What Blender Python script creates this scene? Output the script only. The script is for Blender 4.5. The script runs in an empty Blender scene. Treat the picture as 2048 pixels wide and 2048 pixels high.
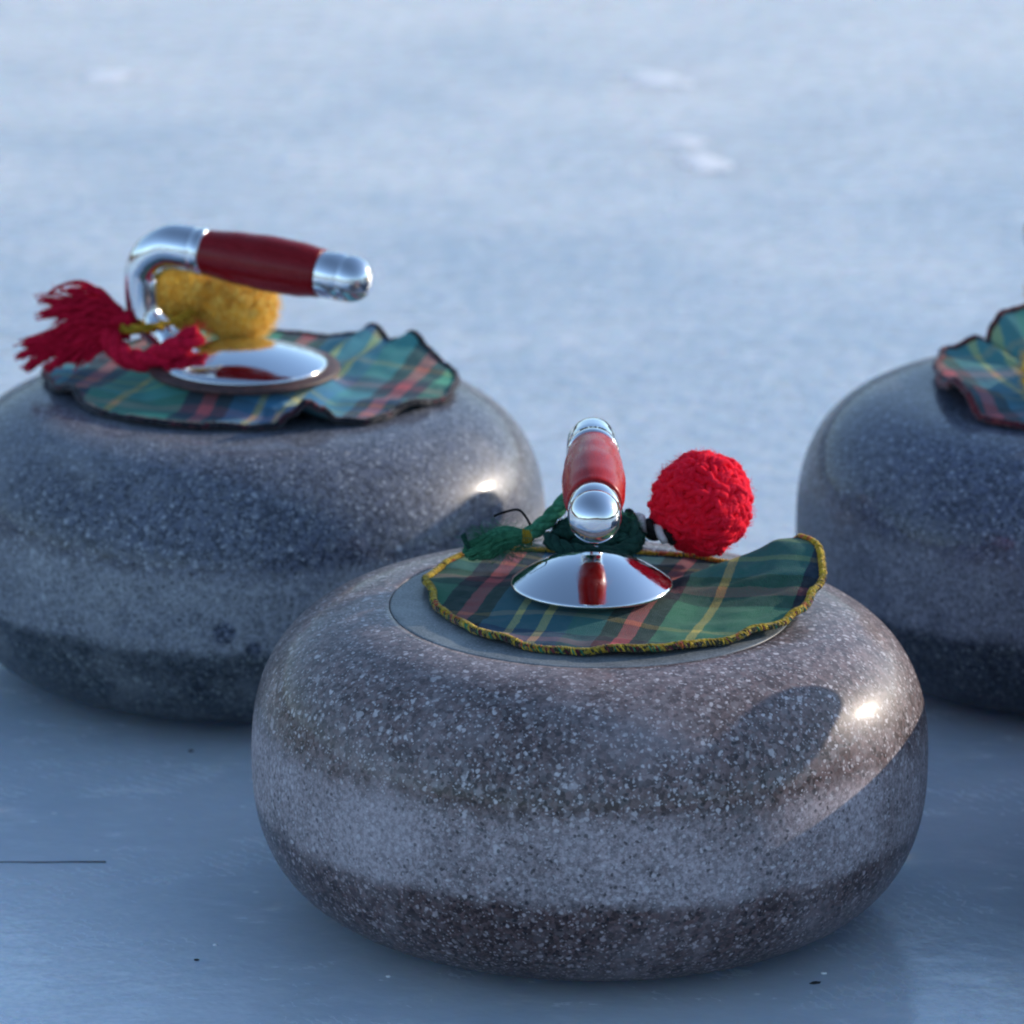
import bpy, bmesh, math, random
from mathutils import Vector, Matrix, noise as mn
random.seed(7)
R_ = math.radians
scene = bpy.context.scene
COL = scene.collection

# ------------------------------------------------------------------ camera
cam = bpy.data.cameras.new("camera")
cam_o = bpy.data.objects.new("camera", cam)
COL.objects.link(cam_o)
PITCH, ROLL = 0.2891, -0.0097
cam_o.matrix_world = (Matrix.Translation((-0.0343, -2.4567, 0.9053))
                      @ Matrix.Rotation(math.pi / 2 - PITCH, 4, 'X')
                      @ Matrix.Rotation(-ROLL, 4, 'Z'))
cam.sensor_width = 36.0
cam.lens = 36.0 * 12086 / 2048
cam.clip_start = 0.05
cam.clip_end = 2000
cam.dof.use_dof = True
cam.dof.focus_distance = 2.50
cam.dof.aperture_fstop = 13.0
scene.camera = cam_o

# ------------------------------------------------------------------ light
SUN_EL, SUN_AZ = R_(18.2), R_(61.5)          # azimuth from +Y towards +X
world = bpy.data.worlds.new("World")
scene.world = world
world.use_nodes = True
wn = world.node_tree
bg = wn.nodes["Background"]
sky = wn.nodes.new("ShaderNodeTexSky")
sky.sky_type = 'NISHITA'
sky.sun_disc = False
sky.sun_elevation = SUN_EL
sky.sun_rotation = SUN_AZ
sky.altitude = 300
sky.air_density = 1.0
sky.dust_density = 0.3
sky.ozone_density = 1.6
wn.links.new(sky.outputs[0], bg.inputs[0])
bg.inputs[1].default_value = 0.135

sun = bpy.data.lights.new("sun", 'SUN')
sun.energy = 2.2
sun.angle = R_(0.5)
sun.color = (1.0, 0.87, 0.73)
sun_o = bpy.data.objects.new("sun", sun)
COL.objects.link(sun_o)
sd = Vector((math.sin(SUN_AZ) * math.cos(SUN_EL), math.cos(SUN_AZ) * math.cos(SUN_EL), math.sin(SUN_EL)))
sun_o.rotation_euler = sd.to_track_quat('Z', 'Y').to_euler()

scene.view_settings.view_transform = 'Standard'
scene.view_settings.look = 'None'
scene.view_settings.exposure = 0.88
scene.view_settings.gamma = 1.0
scene.render.engine = 'CYCLES'
scene.cycles.filter_width = 2.0
scene.cycles.max_bounces = 8


# ------------------------------------------------------------------ helpers
def obj(name, bm, mat, parent=None, smooth=True, loc=None, label=None):
    me = bpy.data.meshes.new(name)
    bm.normal_update()
    bm.to_mesh(me)
    bm.free()
    for p in me.polygons:
        p.use_smooth = smooth
    mats = mat if isinstance(mat, (list, tuple)) else [mat]
    for m in mats:
        me.materials.append(m)
    o = bpy.data.objects.new(name, me)
    COL.objects.link(o)
    if parent:
        o.parent = parent
    if loc:
        o.location = loc
    if label:
        o['label'] = label
    return o


def thing(name, label, cat, loc=(0, 0, 0), rz=0.0, group=None):
    o = bpy.data.objects.new(name, None)
    o.empty_display_size = 0.02
    COL.objects.link(o)
    o.location = loc
    o.rotation_euler = (0, 0, rz)
    tag(o, label, cat, group)
    return o


def tag(o, label, cat, group=None):
    o['label'] = label
    o['category'] = cat
    if group:
        o['group'] = group
    return o


def lathe(bm, prof, seg=96, mi=0, cap0=False, cap1=False):
    """prof: list of (r, z); r == 0 makes a pole."""
    rings = []
    for r, z in prof:
        if r <= 1e-7:
            rings.append([bm.verts.new((0, 0, z))])
        else:
            rings.append([bm.verts.new((r * math.cos(2 * math.pi * k / seg), r * math.sin(2 * math.pi * k / seg), z))
                          for k in range(seg)])
    for a, b in zip(rings, rings[1:]):
        for k in range(seg):
            k2 = (k + 1) % seg
            if len(a) == 1 and len(b) == 1:
                continue
            if len(a) == 1:
                f = bm.faces.new((a[0], b[k2], b[k]))
            elif len(b) == 1:
                f = bm.faces.new((a[k], a[k2], b[0]))
            else:
                f = bm.faces.new((a[k], a[k2], b[k2], b[k]))
            f.material_index = mi
    return bm


def catmull(pts, n):
    """pts: list of tuples of any length; smooth interpolation, n samples per span."""
    out = []
    L = len(pts)
    for i in range(L - 1):
        p0, p1, p2, p3 = pts[max(i - 1, 0)], pts[i], pts[i + 1], pts[min(i + 2, L - 1)]
        for k in range(n):
            t = k / n
            out.append(tuple(0.5 * (2 * b + (c - a) * t + (2 * a - 5 * b + 4 * c - d) * t * t + (3 * b - a - 3 * c + d) * t ** 3)
                             for a, b, c, d in zip(p0, p1, p2, p3)))
    out.append(tuple(pts[-1]))
    return out


def tube(bm, path, seg=8, closed=False, caps=True, mi=0):
    """path: list of (x, y, z, r)."""
    n = len(path)
    P = [Vector(p[:3]) for p in path]
    prev = None
    rings = []
    for i in range(n):
        if closed:
            t = P[(i + 1) % n] - P[i - 1]
        else:
            t = P[min(i + 1, n - 1)] - P[max(i - 1, 0)]
        if t.length < 1e-9:
            t = Vector((0, 0, 1))
        t.normalize()
        if prev is None:
            a = Vector((0, 0, 1)) if abs(t.z) < 0.9 else Vector((1, 0, 0))
            u = t.cross(a).normalized()
        else:
            u = (prev - t * prev.dot(t))
            if u.length < 1e-6:
                u = t.orthogonal()
            u.normalize()
        prev = u
        v = t.cross(u)
        r = path[i][3]
        rings.append([bm.verts.new(P[i] + (u * math.cos(2 * math.pi * k / seg) + v * math.sin(2 * math.pi * k / seg)) * r)
                      for k in range(seg)])
    m = n if closed else n - 1
    for i in range(m):
        a, b = rings[i], rings[(i + 1) % n]
        for k in range(seg):
            k2 = (k + 1) % seg
            f = bm.faces.new((a[k], a[k2], b[k2], b[k]))
            f.material_index = mi
    if caps and not closed:
        f = bm.faces.new(rings[0][::-1]); f.material_index = mi
        f = bm.faces.new(rings[-1]); f.material_index = mi
    return bm


def lerp_table(tab, x):
    """piecewise smooth interpolation in a table of (x, v)."""
    if x <= tab[0][0]:
        return tab[0][1]
    for (a, va), (b, vb) in zip(tab, tab[1:]):
        if x <= b:
            t = (x - a) / (b - a)
            t = t * t * (3 - 2 * t)
            return va + (vb - va) * t
    return tab[-1][1]


# ------------------------------------------------------------------ materials
class NT:
    def __init__(s, name):
        s.mat = bpy.data.materials.new(name)
        s.mat.use_nodes = True
        s.t = s.mat.node_tree
        s.b = s.t.nodes["Principled BSDF"]

    def n(s, typ, **kw):
        nd = s.t.nodes.new(typ)
        for k, v in kw.items():
            setattr(nd, k, v)
        return nd

    def link(s, a, b):
        s.t.links.new(a, b)

    def setin(s, sock, v):
        if hasattr(v, 'is_output'):
            s.link(v, sock)
        else:
            sock.default_value = v

    def m(s, op, a, b=0.0, c=0.0, clamp=False):
        nd = s.n("ShaderNodeMath", operation=op, use_clamp=clamp)
        for k, v in enumerate((a, b, c)):
            s.setin(nd.inputs[k], v)
        return nd.outputs[0]

    def mr(s, v, a, b, c=0.0, d=1.0, typ='SMOOTHSTEP'):
        nd = s.n("ShaderNodeMapRange", interpolation_type=typ)
        s.setin(nd.inputs[0], v)
        for k, x in enumerate((a, b, c, d)):
            s.setin(nd.inputs[k + 1], x)
        return nd.outputs[0]

    def mix(s, f, a, b, blend='MIX'):
        nd = s.n("ShaderNodeMix", data_type='RGBA', blend_type=blend)
        s.setin(nd.inputs[0], f)
        for k, v in ((6, a), (7, b)):
            if not hasattr(v, 'is_output') and len(v) == 3:
                v = (*v, 1)
            s.setin(nd.inputs[k], v)
        return nd.outputs[2]

    def coord(s, which='Object'):
        return s.n("ShaderNodeTexCoord").outputs[which]

    def mapping(s, vec, scale=(1, 1, 1), rot=(0, 0, 0), loc=(0, 0, 0)):
        nd = s.n("ShaderNodeMapping")
        s.link(vec, nd.inputs[0])
        nd.inputs[1].default_value = loc
        nd.inputs[2].default_value = rot
        nd.inputs[3].default_value = scale
        return nd.outputs[0]

    def noise(s, vec, scale, detail=3.0, rough=0.55, out=0):
        nd = s.n("ShaderNodeTexNoise")
        s.link(vec, nd.inputs['Vector'])
        nd.inputs['Scale'].default_value = scale
        nd.inputs['Detail'].default_value = detail
        nd.inputs['Roughness'].default_value = rough
        return nd.outputs[out]

    def vor(s, vec, scale, feature='F1', rnd=1.0):
        nd = s.n("ShaderNodeTexVoronoi", feature=feature)
        s.link(vec, nd.inputs['Vector'])
        nd.inputs['Scale'].default_value = scale
        nd.inputs['Randomness'].default_value = rnd
        return nd

    def bump(s, h, strength=0.3, dist=0.001, prev=None):
        nd = s.n("ShaderNodeBump")
        nd.inputs['Strength'].default_value = strength
        nd.inputs['Distance'].default_value = dist
        s.link(h, nd.inputs['Height'])
        if prev is not None:
            s.link(prev, nd.inputs['Normal'])
        return nd.outputs[0]

    def set(s, **kw):
        for k, v in kw.items():
            k = k.replace('_', ' ')
            for nm in s.b.inputs.keys():
                if nm.lower() == k.lower():
                    if not hasattr(v, 'is_output') and hasattr(v, '__len__') and len(v) == 3 and s.b.inputs[nm].type == 'RGBA':
                        v = (*v, 1)
                    s.setin(s.b.inputs[nm], v)
                    break
            else:
                raise KeyError(k)
        return s.mat


def granite(name, base_a, base_b, fleck, dark, fleck_scale=330, fleck_amt=0.55, frost=(0.42, 0.44, 0.47), seed=0.0,
            band=(0.0506, 0.0886), spots=(), fleck_mix=0.75, band_amt=0.55, rough0=0.40, top_sky=0.12, under=(0.55, 0.58, 0.52)):
    N = NT(name)
    co0 = N.coord()
    co = N.mapping(co0, loc=(seed, seed * 1.7, seed * 0.6))
    w = N.n("ShaderNodeVectorMath", operation='SCALE')
    N.link(N.noise(co, 260, 2, 0.5, 1), w.inputs[0])
    w.inputs['Scale'].default_value = 0.0034
    ad = N.n("ShaderNodeVectorMath", operation='ADD')
    N.link(co, ad.inputs[0]); N.link(w.outputs[0], ad.inputs[1])
    cw = ad.outputs[0]
    big = N.noise(co, 9, 3, 0.6)
    med = N.noise(co, 60, 3, 0.6)
    fine = N.noise(co, 520, 3, 0.65)
    base = N.mix(N.mr(fine, 0.36, 0.66), base_a, base_b)
    base = N.mix(N.mr(big, 0.35, 0.7, 0.0, 0.30), base, tuple(c * 1.5 for c in base_b))
    # mosaic of crystals, each a little lighter or darker than the next
    vc = N.vor(cw, fleck_scale * 1.5)
    sc_ = N.n("ShaderNodeSeparateColor")
    N.link(vc.outputs['Color'], sc_.inputs[0])
    base = N.mix(N.mr(sc_.outputs[1], 0.25, 0.8, 0.0, 0.75, 'LINEAR'), base, tuple(c * 0.32 for c in base_a))
    base = N.mix(N.mr(sc_.outputs[0], 0.55, 1.0, 0.0, 0.40, 'LINEAR'), base, tuple(c * 0.5 for c in fleck))
    # pale feldspar flecks in three sizes
    out = base
    for sc, thr, rad, amt in ((fleck_scale * 1.1, 0.46, 0.46, 1.0), (fleck_scale * 2.0, 0.22, 0.46, 0.85), (fleck_scale * 0.55, 0.80, 0.38, 0.9)):
        v = N.vor(cw, sc)
        sep = N.n("ShaderNodeSeparateColor")
        N.link(v.outputs['Color'], sep.inputs[0])
        size = N.mr(sep.outputs[1], 0, 1, rad * 0.45, rad, 'LINEAR')
        dist = N.m('ADD', v.outputs['Distance'], N.mr(fine, 0.25, 0.75, -0.13, 0.13, 'LINEAR'))
        mk = N.m('SUBTRACT', 1.0, N.mr(dist, N.m('MULTIPLY', size, 0.55), size))
        mk = N.m('MULTIPLY', mk, N.mr(sep.outputs[0], thr, thr + 0.08))
        mk = N.m('MULTIPLY', mk, N.mr(sep.outputs[2], 0, 1, fleck_mix * 0.45 * amt, fleck_mix * amt, 'LINEAR'))
        mk = N.m('MULTIPLY', mk, fleck_amt / 0.62, clamp=True)
        out = N.mix(mk, out, fleck)
    v = N.vor(cw, fleck_scale * 1.25)
    sep = N.n("ShaderNodeSeparateColor")
    N.link(v.outputs['Color'], sep.inputs[0])
    dk = N.m('SUBTRACT', 1.0, N.mr(v.outputs['Distance'], 0.22, 0.4))
    dk = N.m('MULTIPLY', dk, N.mr(sep.outputs[2], 0.62, 0.68))
    out = N.mix(N.m('MULTIPLY', dk, 0.8), out, dark)
    # ground (unpolished) striking band, height in local z
    sx = N.n("ShaderNodeSeparateXYZ")
    N.link(co0, sx.inputs[0])
    z = N.m('ADD', sx.outputs[2], N.mr(med, 0, 1, -0.0045, 0.0045, 'LINEAR'))
    z = N.m('ADD', z, N.mr(big, 0, 1, -0.004, 0.004, 'LINEAR'))
    bl = N.mr(z, band[0] - 0.0050, band[0] + 0.0030)
    bu = N.mr(z, band[1] - 0.0075, band[1] + 0.005)
    bandm = N.m('MULTIPLY', bl, N.m('SUBTRACT', 1.0, bu))
    patch = N.m('MULTIPLY', N.mr(N.noise(co, 16, 5, 0.7), 0.36, 0.62, 0.45, 1.0), N.mr(fine, 0.35, 0.6, 0.75, 1.0))
    bandm = N.m('MULTIPLY', bandm, patch)
    for (sx_, sy_, sz_, sr) in spots:                      # thawed damp spots in the frosted band
        d = N.n("ShaderNodeVectorMath", operation='DISTANCE')
        N.link(co0, d.inputs[0])
        d.inputs[1].default_value = (sx_, sy_, sz_)
        dd = N.m('ADD', d.outputs['Value'], N.mr(med, 0, 1, -0.002, 0.002, 'LINEAR'))
        bandm = N.m('MULTIPLY', bandm, N.mr(dd, sr * 0.8, sr * 1.1, 0.03, 1.0))
    under_shade = N.m('SUBTRACT', 1.0, bl)                     # shade on the underside, painted as a darker tint
    out = N.mix(under_shade, out, N.mix(1.0, out, under, 'MULTIPLY'))
    fr = N.mix(N.mr(fine, 0.40, 0.62), tuple(c * 0.68 for c in frost), tuple(c * 1.06 for c in frost))
    pit = N.m('MULTIPLY', dk, N.mr(N.noise(co, 130, 2, 0.5), 0.42, 0.52, 0.0, 0.75))
    bandm = N.m('MULTIPLY', bandm, N.m('SUBTRACT', 1.0, pit))
    out = N.mix(N.m('MULTIPLY', bandm, band_amt), out, fr)
    # thin breath of hoar frost and water marks on the polished parts
    haze = N.mr(N.noise(co, 14, 5, 0.7), 0.48, 0.72, 0.0, 0.26)
    # zenith sky brightness painted onto the upward faces
    top = N.m('MULTIPLY', N.mr(z, 0.098, 0.126), N.mr(N.noise(co, 22, 4, 0.65), 0.3, 0.65, 0.35, 1.0))
    top = N.m('MULTIPLY', top, N.mr(fine, 0.3, 0.6, 0.6, 1.0))
    haze = N.m('ADD', haze, N.m('MULTIPLY', top, top_sky), clamp=True)
    out = N.mix(haze, out, tuple(c * 0.85 for c in frost))
    rough = N.m('ADD', rough0, N.m('MULTIPLY', bandm, 0.34))
    rough = N.m('ADD', rough, N.m('MULTIPLY', haze, 0.4))
    coat = N.m('MULTIPLY', N.m('SUBTRACT', 1.0, bandm), N.mr(haze, 0, 0.4, 0.36, 0.10))
    nb = N.bump(fine, 0.10, 0.0004)
    N.set(Base_Color=out, Roughness=rough, Coat_Weight=coat, Coat_Roughness=0.13, Normal=nb, Specular_IOR_Level=0.22)
    return N.mat


MAT = {}
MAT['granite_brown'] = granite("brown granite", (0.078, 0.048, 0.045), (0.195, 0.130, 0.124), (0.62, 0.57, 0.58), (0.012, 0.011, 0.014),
                               290, 0.80, (0.66, 0.575, 0.60), 0.0, band_amt=0.56, top_sky=0.16, under=(0.80, 0.70, 0.68))
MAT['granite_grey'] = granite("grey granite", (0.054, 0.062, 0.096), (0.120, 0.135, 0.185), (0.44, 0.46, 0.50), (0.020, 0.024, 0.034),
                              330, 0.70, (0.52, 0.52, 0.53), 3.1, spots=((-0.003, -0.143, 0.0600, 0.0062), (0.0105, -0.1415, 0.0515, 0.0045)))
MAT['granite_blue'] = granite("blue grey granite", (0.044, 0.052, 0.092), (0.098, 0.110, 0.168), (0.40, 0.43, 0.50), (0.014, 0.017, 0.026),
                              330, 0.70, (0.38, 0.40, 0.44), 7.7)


def inlay_mat():
    N = NT("inlay granite")
    co = N.coord()
    f = N.noise(co, 900, 3, 0.6)
    m = N.noise(co, 70, 3, 0.6)
    c = N.mix(N.mr(f, 0.35, 0.65), (0.092, 0.108, 0.118), (0.18, 0.20, 0.212))
    c = N.mix(N.mr(m, 0.4, 0.7, 0, 0.35), c, (0.30, 0.33, 0.34))
    v = N.vor(co, 650)
    sp = N.n("ShaderNodeSeparateColor")
    N.link(v.outputs['Color'], sp.inputs[0])
    fl = N.m('MULTIPLY', N.m('SUBTRACT', 1.0, N.mr(v.outputs['Distance'], 0.2, 0.45)), N.mr(sp.outputs[0], 0.6, 0.7, 0.0, 0.45))
    c = N.mix(fl, c, (0.36, 0.36, 0.38))
    return N.set(Base_Color=c, Roughness=0.40, Specular_IOR_Level=0.35)


MAT['inlay'] = inlay_mat()


def chrome():
    N = NT("polished chrome")
    co = N.coord()
    f = N.noise(co, 120, 4, 0.7)
    g = N.noise(N.mapping(co, scale=(1, 6, 6)), 300, 3, 0.6)
    return N.set(Base_Color=(0.74, 0.76, 0.79), Metallic=1.0, Roughness=N.mr(f, 0.38, 0.78, 0.04, 0.24),
                 Normal=N.bump(g, 0.015, 0.0003))


MAT['chrome'] = chrome()


def lacquer(name, a, b):
    N = NT(name)
    co = N.coord()
    f = N.noise(N.mapping(co, scale=(0.25, 1, 1)), 420, 4, 0.65)
    g = N.noise(co, 900, 2, 0.5)
    c = N.mix(N.mr(f, 0.4, 0.7), a, b)
    sp = N.mr(g, 0.70, 0.76, 0, 0.35)
    c = N.mix(sp, c, tuple(min(1, x * 2.2 + 0.03) for x in b))
    return N.set(Base_Color=c, Roughness=N.mr(f, 0.3, 0.7, 0.22, 0.36), Coat_Weight=0.08, Coat_Roughness=0.15, Specular_IOR_Level=0.22,
                 Normal=N.bump(f, 0.06, 0.0004))


MAT['grip_front'] = lacquer("red lacquer", (0.40, 0.009, 0.009), (0.48, 0.015, 0.013))
MAT['grip_dark'] = lacquer("maroon lacquer", (0.22, 0.003, 0.006), (0.27, 0.005, 0.010))


def tartan(name, rot, off, period=0.146, bright=(1, 1, 1), wash=0.0):
    """Woven sett: the same stripes run along u and v of the cloth's flat UV map, warp and weft half and half."""
    N = NT(name)
    uv = N.n("ShaderNodeUVMap").outputs[0]
    mp = N.mapping(uv, rot=(0, 0, rot))
    s = N.n("ShaderNodeSeparateXYZ")
    N.link(mp, s.inputs[0])
    blue = (0.022, 0.105, 0.170); green = (0.040, 0.185, 0.085); black = (0.006, 0.010, 0.016)
    red = (0.54, 0.070, 0.070); cream = (0.50, 0.47, 0.20); yel = (0.62, 0.50, 0.10); teal = (0.025, 0.135, 0.135)
    sett = [(0.0, black), (0.050, red), (0.096, black), (0.145, blue), (0.225, cream), (0.250, blue), (0.312, cream), (0.338, blue),
            (0.40, teal), (0.500, black), (0.550, red), (0.596, black), (0.645, green), (0.745, yel), (0.772, green), (0.90, green), (0.985, black)]

    def ramp(v, o):
        x = N.m('FRACT', N.m('ADD', N.m('MULTIPLY', v, 1 / period), o))
        cr = N.n("ShaderNodeValToRGB")
        cr.color_ramp.interpolation = 'CONSTANT'
        el = cr.color_ramp.elements
        while len(el) > 1:
            el.remove(el[-1])
        el[0].position = 0
        el[0].color = (*[c * k for c, k in zip(sett[0][1], bright)], 1)
        for p, c in sett[1:]:
            e = el.new(p)
            e.color = (*[min(0.8, q * (k if max(c) < 0.3 else min(k, 1.3))) for q, k in zip(c, bright)], 1)
        N.link(x, cr.inputs[0])
        return cr.outputs[0]
    # a loose weave: stripe edges wander a thread or two
    jit = N.mr(N.noise(uv, 500, 2, 0.5), 0, 1, -0.0006, 0.0006, 'LINEAR')
    u = N.m('ADD', s.outputs[0], jit)
    v = N.m('ADD', s.outputs[1], jit)
    A = ramp(u, off[0]); B = ramp(v, off[1])
    tw = N.m('FRACT', N.m('MULTIPLY', N.m('ADD', u, v), 900))
    tf = N.mr(tw, 0.35, 0.65, 0.25, 0.75)
    c = N.mix(tf, A, B)
    c = N.mix(0.62, c, N.mix(tf, A, B, 'DARKEN'))
    f = N.noise(uv, 240, 3, 0.6)
    f2 = N.noise(uv, 1500, 2, 0.6)
    c = N.mix(N.mr(f2, 0.3, 0.7, 0.0, 0.35), c, N.mix(1.0, c, (0.35, 0.35, 0.38), 'MULTIPLY'))
    c = N.mix(N.mr(f, 0.3, 0.75, 0.0, 0.12), c, (0.16, 0.21, 0.22))
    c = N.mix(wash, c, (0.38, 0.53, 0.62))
    th = N.m('ADD', N.m('SINE', N.m('MULTIPLY', u, 7000)), N.m('SINE', N.m('MULTIPLY', v, 7000)))
    nb = N.bump(th, 0.25, 0.0003)
    nb = N.bump(f, 0.3, 0.001, nb)
    return N.set(Base_Color=c, Roughness=0.85, Sheen_Weight=0.06, Sheen_Roughness=0.5, Normal=nb, Specular_IOR_Level=0.1)


def wool(name, a, b, scale=400, sss=0.0, sheen=0.5):
    N = NT(name)
    co = N.coord()
    f = N.noise(co, scale, 3, 0.6)
    g = N.noise(co, 70, 2, 0.5)
    c = N.mix(N.m('MULTIPLY', N.mr(f, 0.3, 0.7), N.mr(g, 0.3, 0.7, 0.5, 1.0)), a, b)
    return N.set(Base_Color=c, Roughness=0.9, Sheen_Weight=sheen, Sheen_Roughness=0.4, Sheen_Tint=(*b, 1), Specular_IOR_Level=0.15,
                 Subsurface_Weight=sss, Subsurface_Radius=(1.0, 0.35, 0.25), Subsurface_Scale=0.004,
                 Normal=N.bump(f, 0.4, 0.0006))


MAT['wool_red'] = wool("scarlet wool", (0.90, 0.004, 0.022), (1.0, 0.022, 0.060), sss=0.15)
MAT['wool_yellow'] = wool("yellow wool", (0.96, 0.50, 0.04), (1.0, 0.76, 0.20), sss=0.12)
MAT['wool_crimson'] = wool("crimson wool", (0.42, 0.004, 0.024), (0.72, 0.010, 0.050))
MAT['wool_green'] = wool("green wool", (0.028, 0.13, 0.070), (0.075, 0.29, 0.155))
MAT['wool_darkgreen'] = wool("dark green wool", (0.008, 0.035, 0.028), (0.02, 0.075, 0.055))
MAT['cord_yellow'] = wool("ochre cord", (0.28, 0.17, 0.012), (0.46, 0.30, 0.03))
MAT['cord_black'] = wool("black cord", (0.006, 0.006, 0.007), (0.02, 0.02, 0.022))
MAT['cord_white'] = wool("white cord", (0.55, 0.55, 0.56), (0.75, 0.75, 0.76))


def stitch(name, main, second, third, density=520):
    """Overlock thread: stitches change colour from one to the next."""
    N = NT(name)
    co = N.coord()
    v = N.vor(co, density)
    s = N.n("ShaderNodeSeparateColor")
    N.link(v.outputs['Color'], s.inputs[0])
    n1 = N.noise(co, 45, 2, 0.5)
    c = N.mix(N.mr(s.outputs[0], 0.60, 0.66), main, second)
    c = N.mix(N.m('MULTIPLY', N.mr(s.outputs[1], 0.72, 0.78), N.mr(n1, 0.42, 0.6)), c, third)
    d = N.m('SUBTRACT', 1.0, v.outputs['Distance'])
    return N.set(Base_Color=c, Roughness=0.9, Sheen_Weight=0.3, Specular_IOR_Level=0.15, Normal=N.bump(d, 0.6, 0.001))


MAT['edge_yellow'] = stitch("yellow overlock", (0.46, 0.29, 0.018), (0.62, 0.42, 0.035), (0.50, 0.09, 0.03))
MAT['edge_multi'] = stitch("dark overlock", (0.040, 0.040, 0.020), (0.36, 0.25, 0.03), (0.05, 0.12, 0.06), 620)
MAT['edge_black'] = stitch("black overlock", (0.010, 0.012, 0.018), (0.022, 0.020, 0.030), (0.10, 0.018, 0.03))
MAT['edge_maroon'] = stitch("maroon overlock", (0.12, 0.014, 0.022), (0.05, 0.012, 0.022), (0.22, 0.05, 0.05))


def reflection_brown():
    N = NT("painted reflection brown")
    f = N.noise(N.coord(), 240, 4, 0.65)
    return N.set(Base_Color=N.mix(N.mr(f, 0.35, 0.7), (0.035, 0.016, 0.016), (0.10, 0.040, 0.036)), Roughness=0.55, Normal=N.bump(f, 0.25, 0.0008))


MAT['reflection_brown'] = reflection_brown()


def ice_mat():
    N = NT("pebbled ice")
    co = N.coord()
    s0 = N.n("ShaderNodeSeparateXYZ")
    N.link(co, s0.inputs[0])
    co_y = s0.outputs[1]
    peb = N.noise(co, 58, 3, 0.55)
    fine = N.noise(co, 260, 3, 0.6)
    fr = N.noise(co, 5.0, 5, 0.62)
    fr2 = N.noise(N.mapping(co, rot=(0, 0, 0.5), scale=(1, 2.2, 1)), 26, 4, 0.65)
    c = N.mix(N.mr(fr, 0.35, 0.7), (0.48, 0.555, 0.635), (0.59, 0.645, 0.705))
    c = N.mix(N.mr(fr2, 0.50, 0.75, 0.0, 0.45), c, (0.80, 0.84, 0.88))
    v = N.vor(co, 42)
    s = N.n("ShaderNodeSeparateColor")
    N.link(v.outputs['Color'], s.inputs[0])
    sp = N.m('MULTIPLY', N.m('SUBTRACT', 1.0, N.mr(v.outputs['Distance'], 0.03, 0.085)), N.mr(s.outputs[0], 0.80, 0.86))
    c = N.mix(N.m('MULTIPLY', sp, 0.7), c, (0.90, 0.92, 0.94))
    # grazing sky brightness painted into the far ice; whiter scuffed patches close by
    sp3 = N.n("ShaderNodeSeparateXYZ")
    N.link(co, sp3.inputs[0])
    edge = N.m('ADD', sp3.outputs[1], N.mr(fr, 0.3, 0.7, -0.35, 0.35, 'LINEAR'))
    far_sheen = N.mr(edge, 0.75, 2.2, 0.0, 0.9)
    c = N.mix(far_sheen, c, (0.93, 0.885, 0.845))
    for px_, py_, r0, r1, amt in ((-0.285, -0.115, 0.03, 0.19, 0.95), (0.20, -0.135, 0.02, 0.11, 0.60)):
        dd = N.n("ShaderNodeVectorMath", operation='DISTANCE')
        N.link(co, dd.inputs[0])
        dd.inputs[1].default_value = (px_, py_, 0)
        sm = N.m('SUBTRACT', 1.0, N.mr(N.m('ADD', dd.outputs['Value'], N.mr(fr2, 0.3, 0.7, -0.03, 0.03, 'LINEAR')), r0, r1))
        c = N.mix(N.m('MULTIPLY', N.m('MULTIPLY', sm, amt), N.mr(fine, 0.3, 0.65, 0.55, 1.0)), c, (0.86, 0.88, 0.90))
    # fine sweeping scratches
    wv = N.n("ShaderNodeTexWave", wave_type='RINGS', rings_direction='Z')
    N.link(N.mapping(co, loc=(0.75, 0.55, 0)), wv.inputs[0])
    wv.inputs['Scale'].default_value = 55
    wv.inputs['Distortion'].default_value = 7
    wv.inputs['Detail'].default_value = 4
    wv.inputs['Detail Scale'].default_value = 3.0
    scr = N.m('MULTIPLY', N.mr(wv.outputs['Fac'], 0.72, 0.95), N.mr(N.noise(co, 11, 3, 0.6), 0.45, 0.62))
    c = N.mix(N.m('MULTIPLY', scr, 0.14), c, (0.85, 0.90, 0.94))
    c = N.mix(N.m('MULTIPLY', N.mr(peb, 0.35, 0.68, 0.0, 0.24), N.mr(N.m('ADD', co_y, 0.0), 0.15, 0.85, 0.25, 1.0)), c, (0.80, 0.84, 0.88))
    near = N.mr(N.m('ADD', sp3.outputs[1], N.mr(fr, 0.3, 0.7, -0.1, 0.1, 'LINEAR')), 0.15, 0.85, 0.16, 1.0)
    nb = N.bump(N.m('MULTIPLY', peb, near), 0.85, 0.004)
    nb = N.bump(N.m('MULTIPLY', fine, near), 0.12, 0.0015, nb)
    rough = N.m('ADD', N.mr(fr2, 0.35, 0.7, 0.13, 0.28), N.m('MULTIPLY', scr, 0.1))
    return N.set(Base_Color=c, Roughness=rough, IOR=1.45, Normal=nb, Subsurface_Weight=0.85,
                 Subsurface_Radius=(0.35, 0.65, 1.0), Subsurface_Scale=0.11)


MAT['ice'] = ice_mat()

# ------------------------------------------------------------------ the setting
bm = bmesh.new()
# slab of ice: fine near the stones is not needed, the relief is millimetres deep
S, T = 400.0, 0.35
vs = [bm.verts.new((x, y, z)) for z in (-T, 0) for x, y in ((-S, -S), (S, -S), (S, S), (-S, S))]
for f in ((3, 2, 1, 0), (4, 5, 6, 7), (0, 1, 5, 4), (1, 2, 6, 5), (2, 3, 7, 6), (3, 0, 4, 7)):
    bm.faces.new([vs[k] for k in f])
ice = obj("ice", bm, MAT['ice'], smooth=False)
ice['kind'] = 'structure'
ice['label'] = "blue grey pebbled outdoor ice sheet under the stones"


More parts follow.
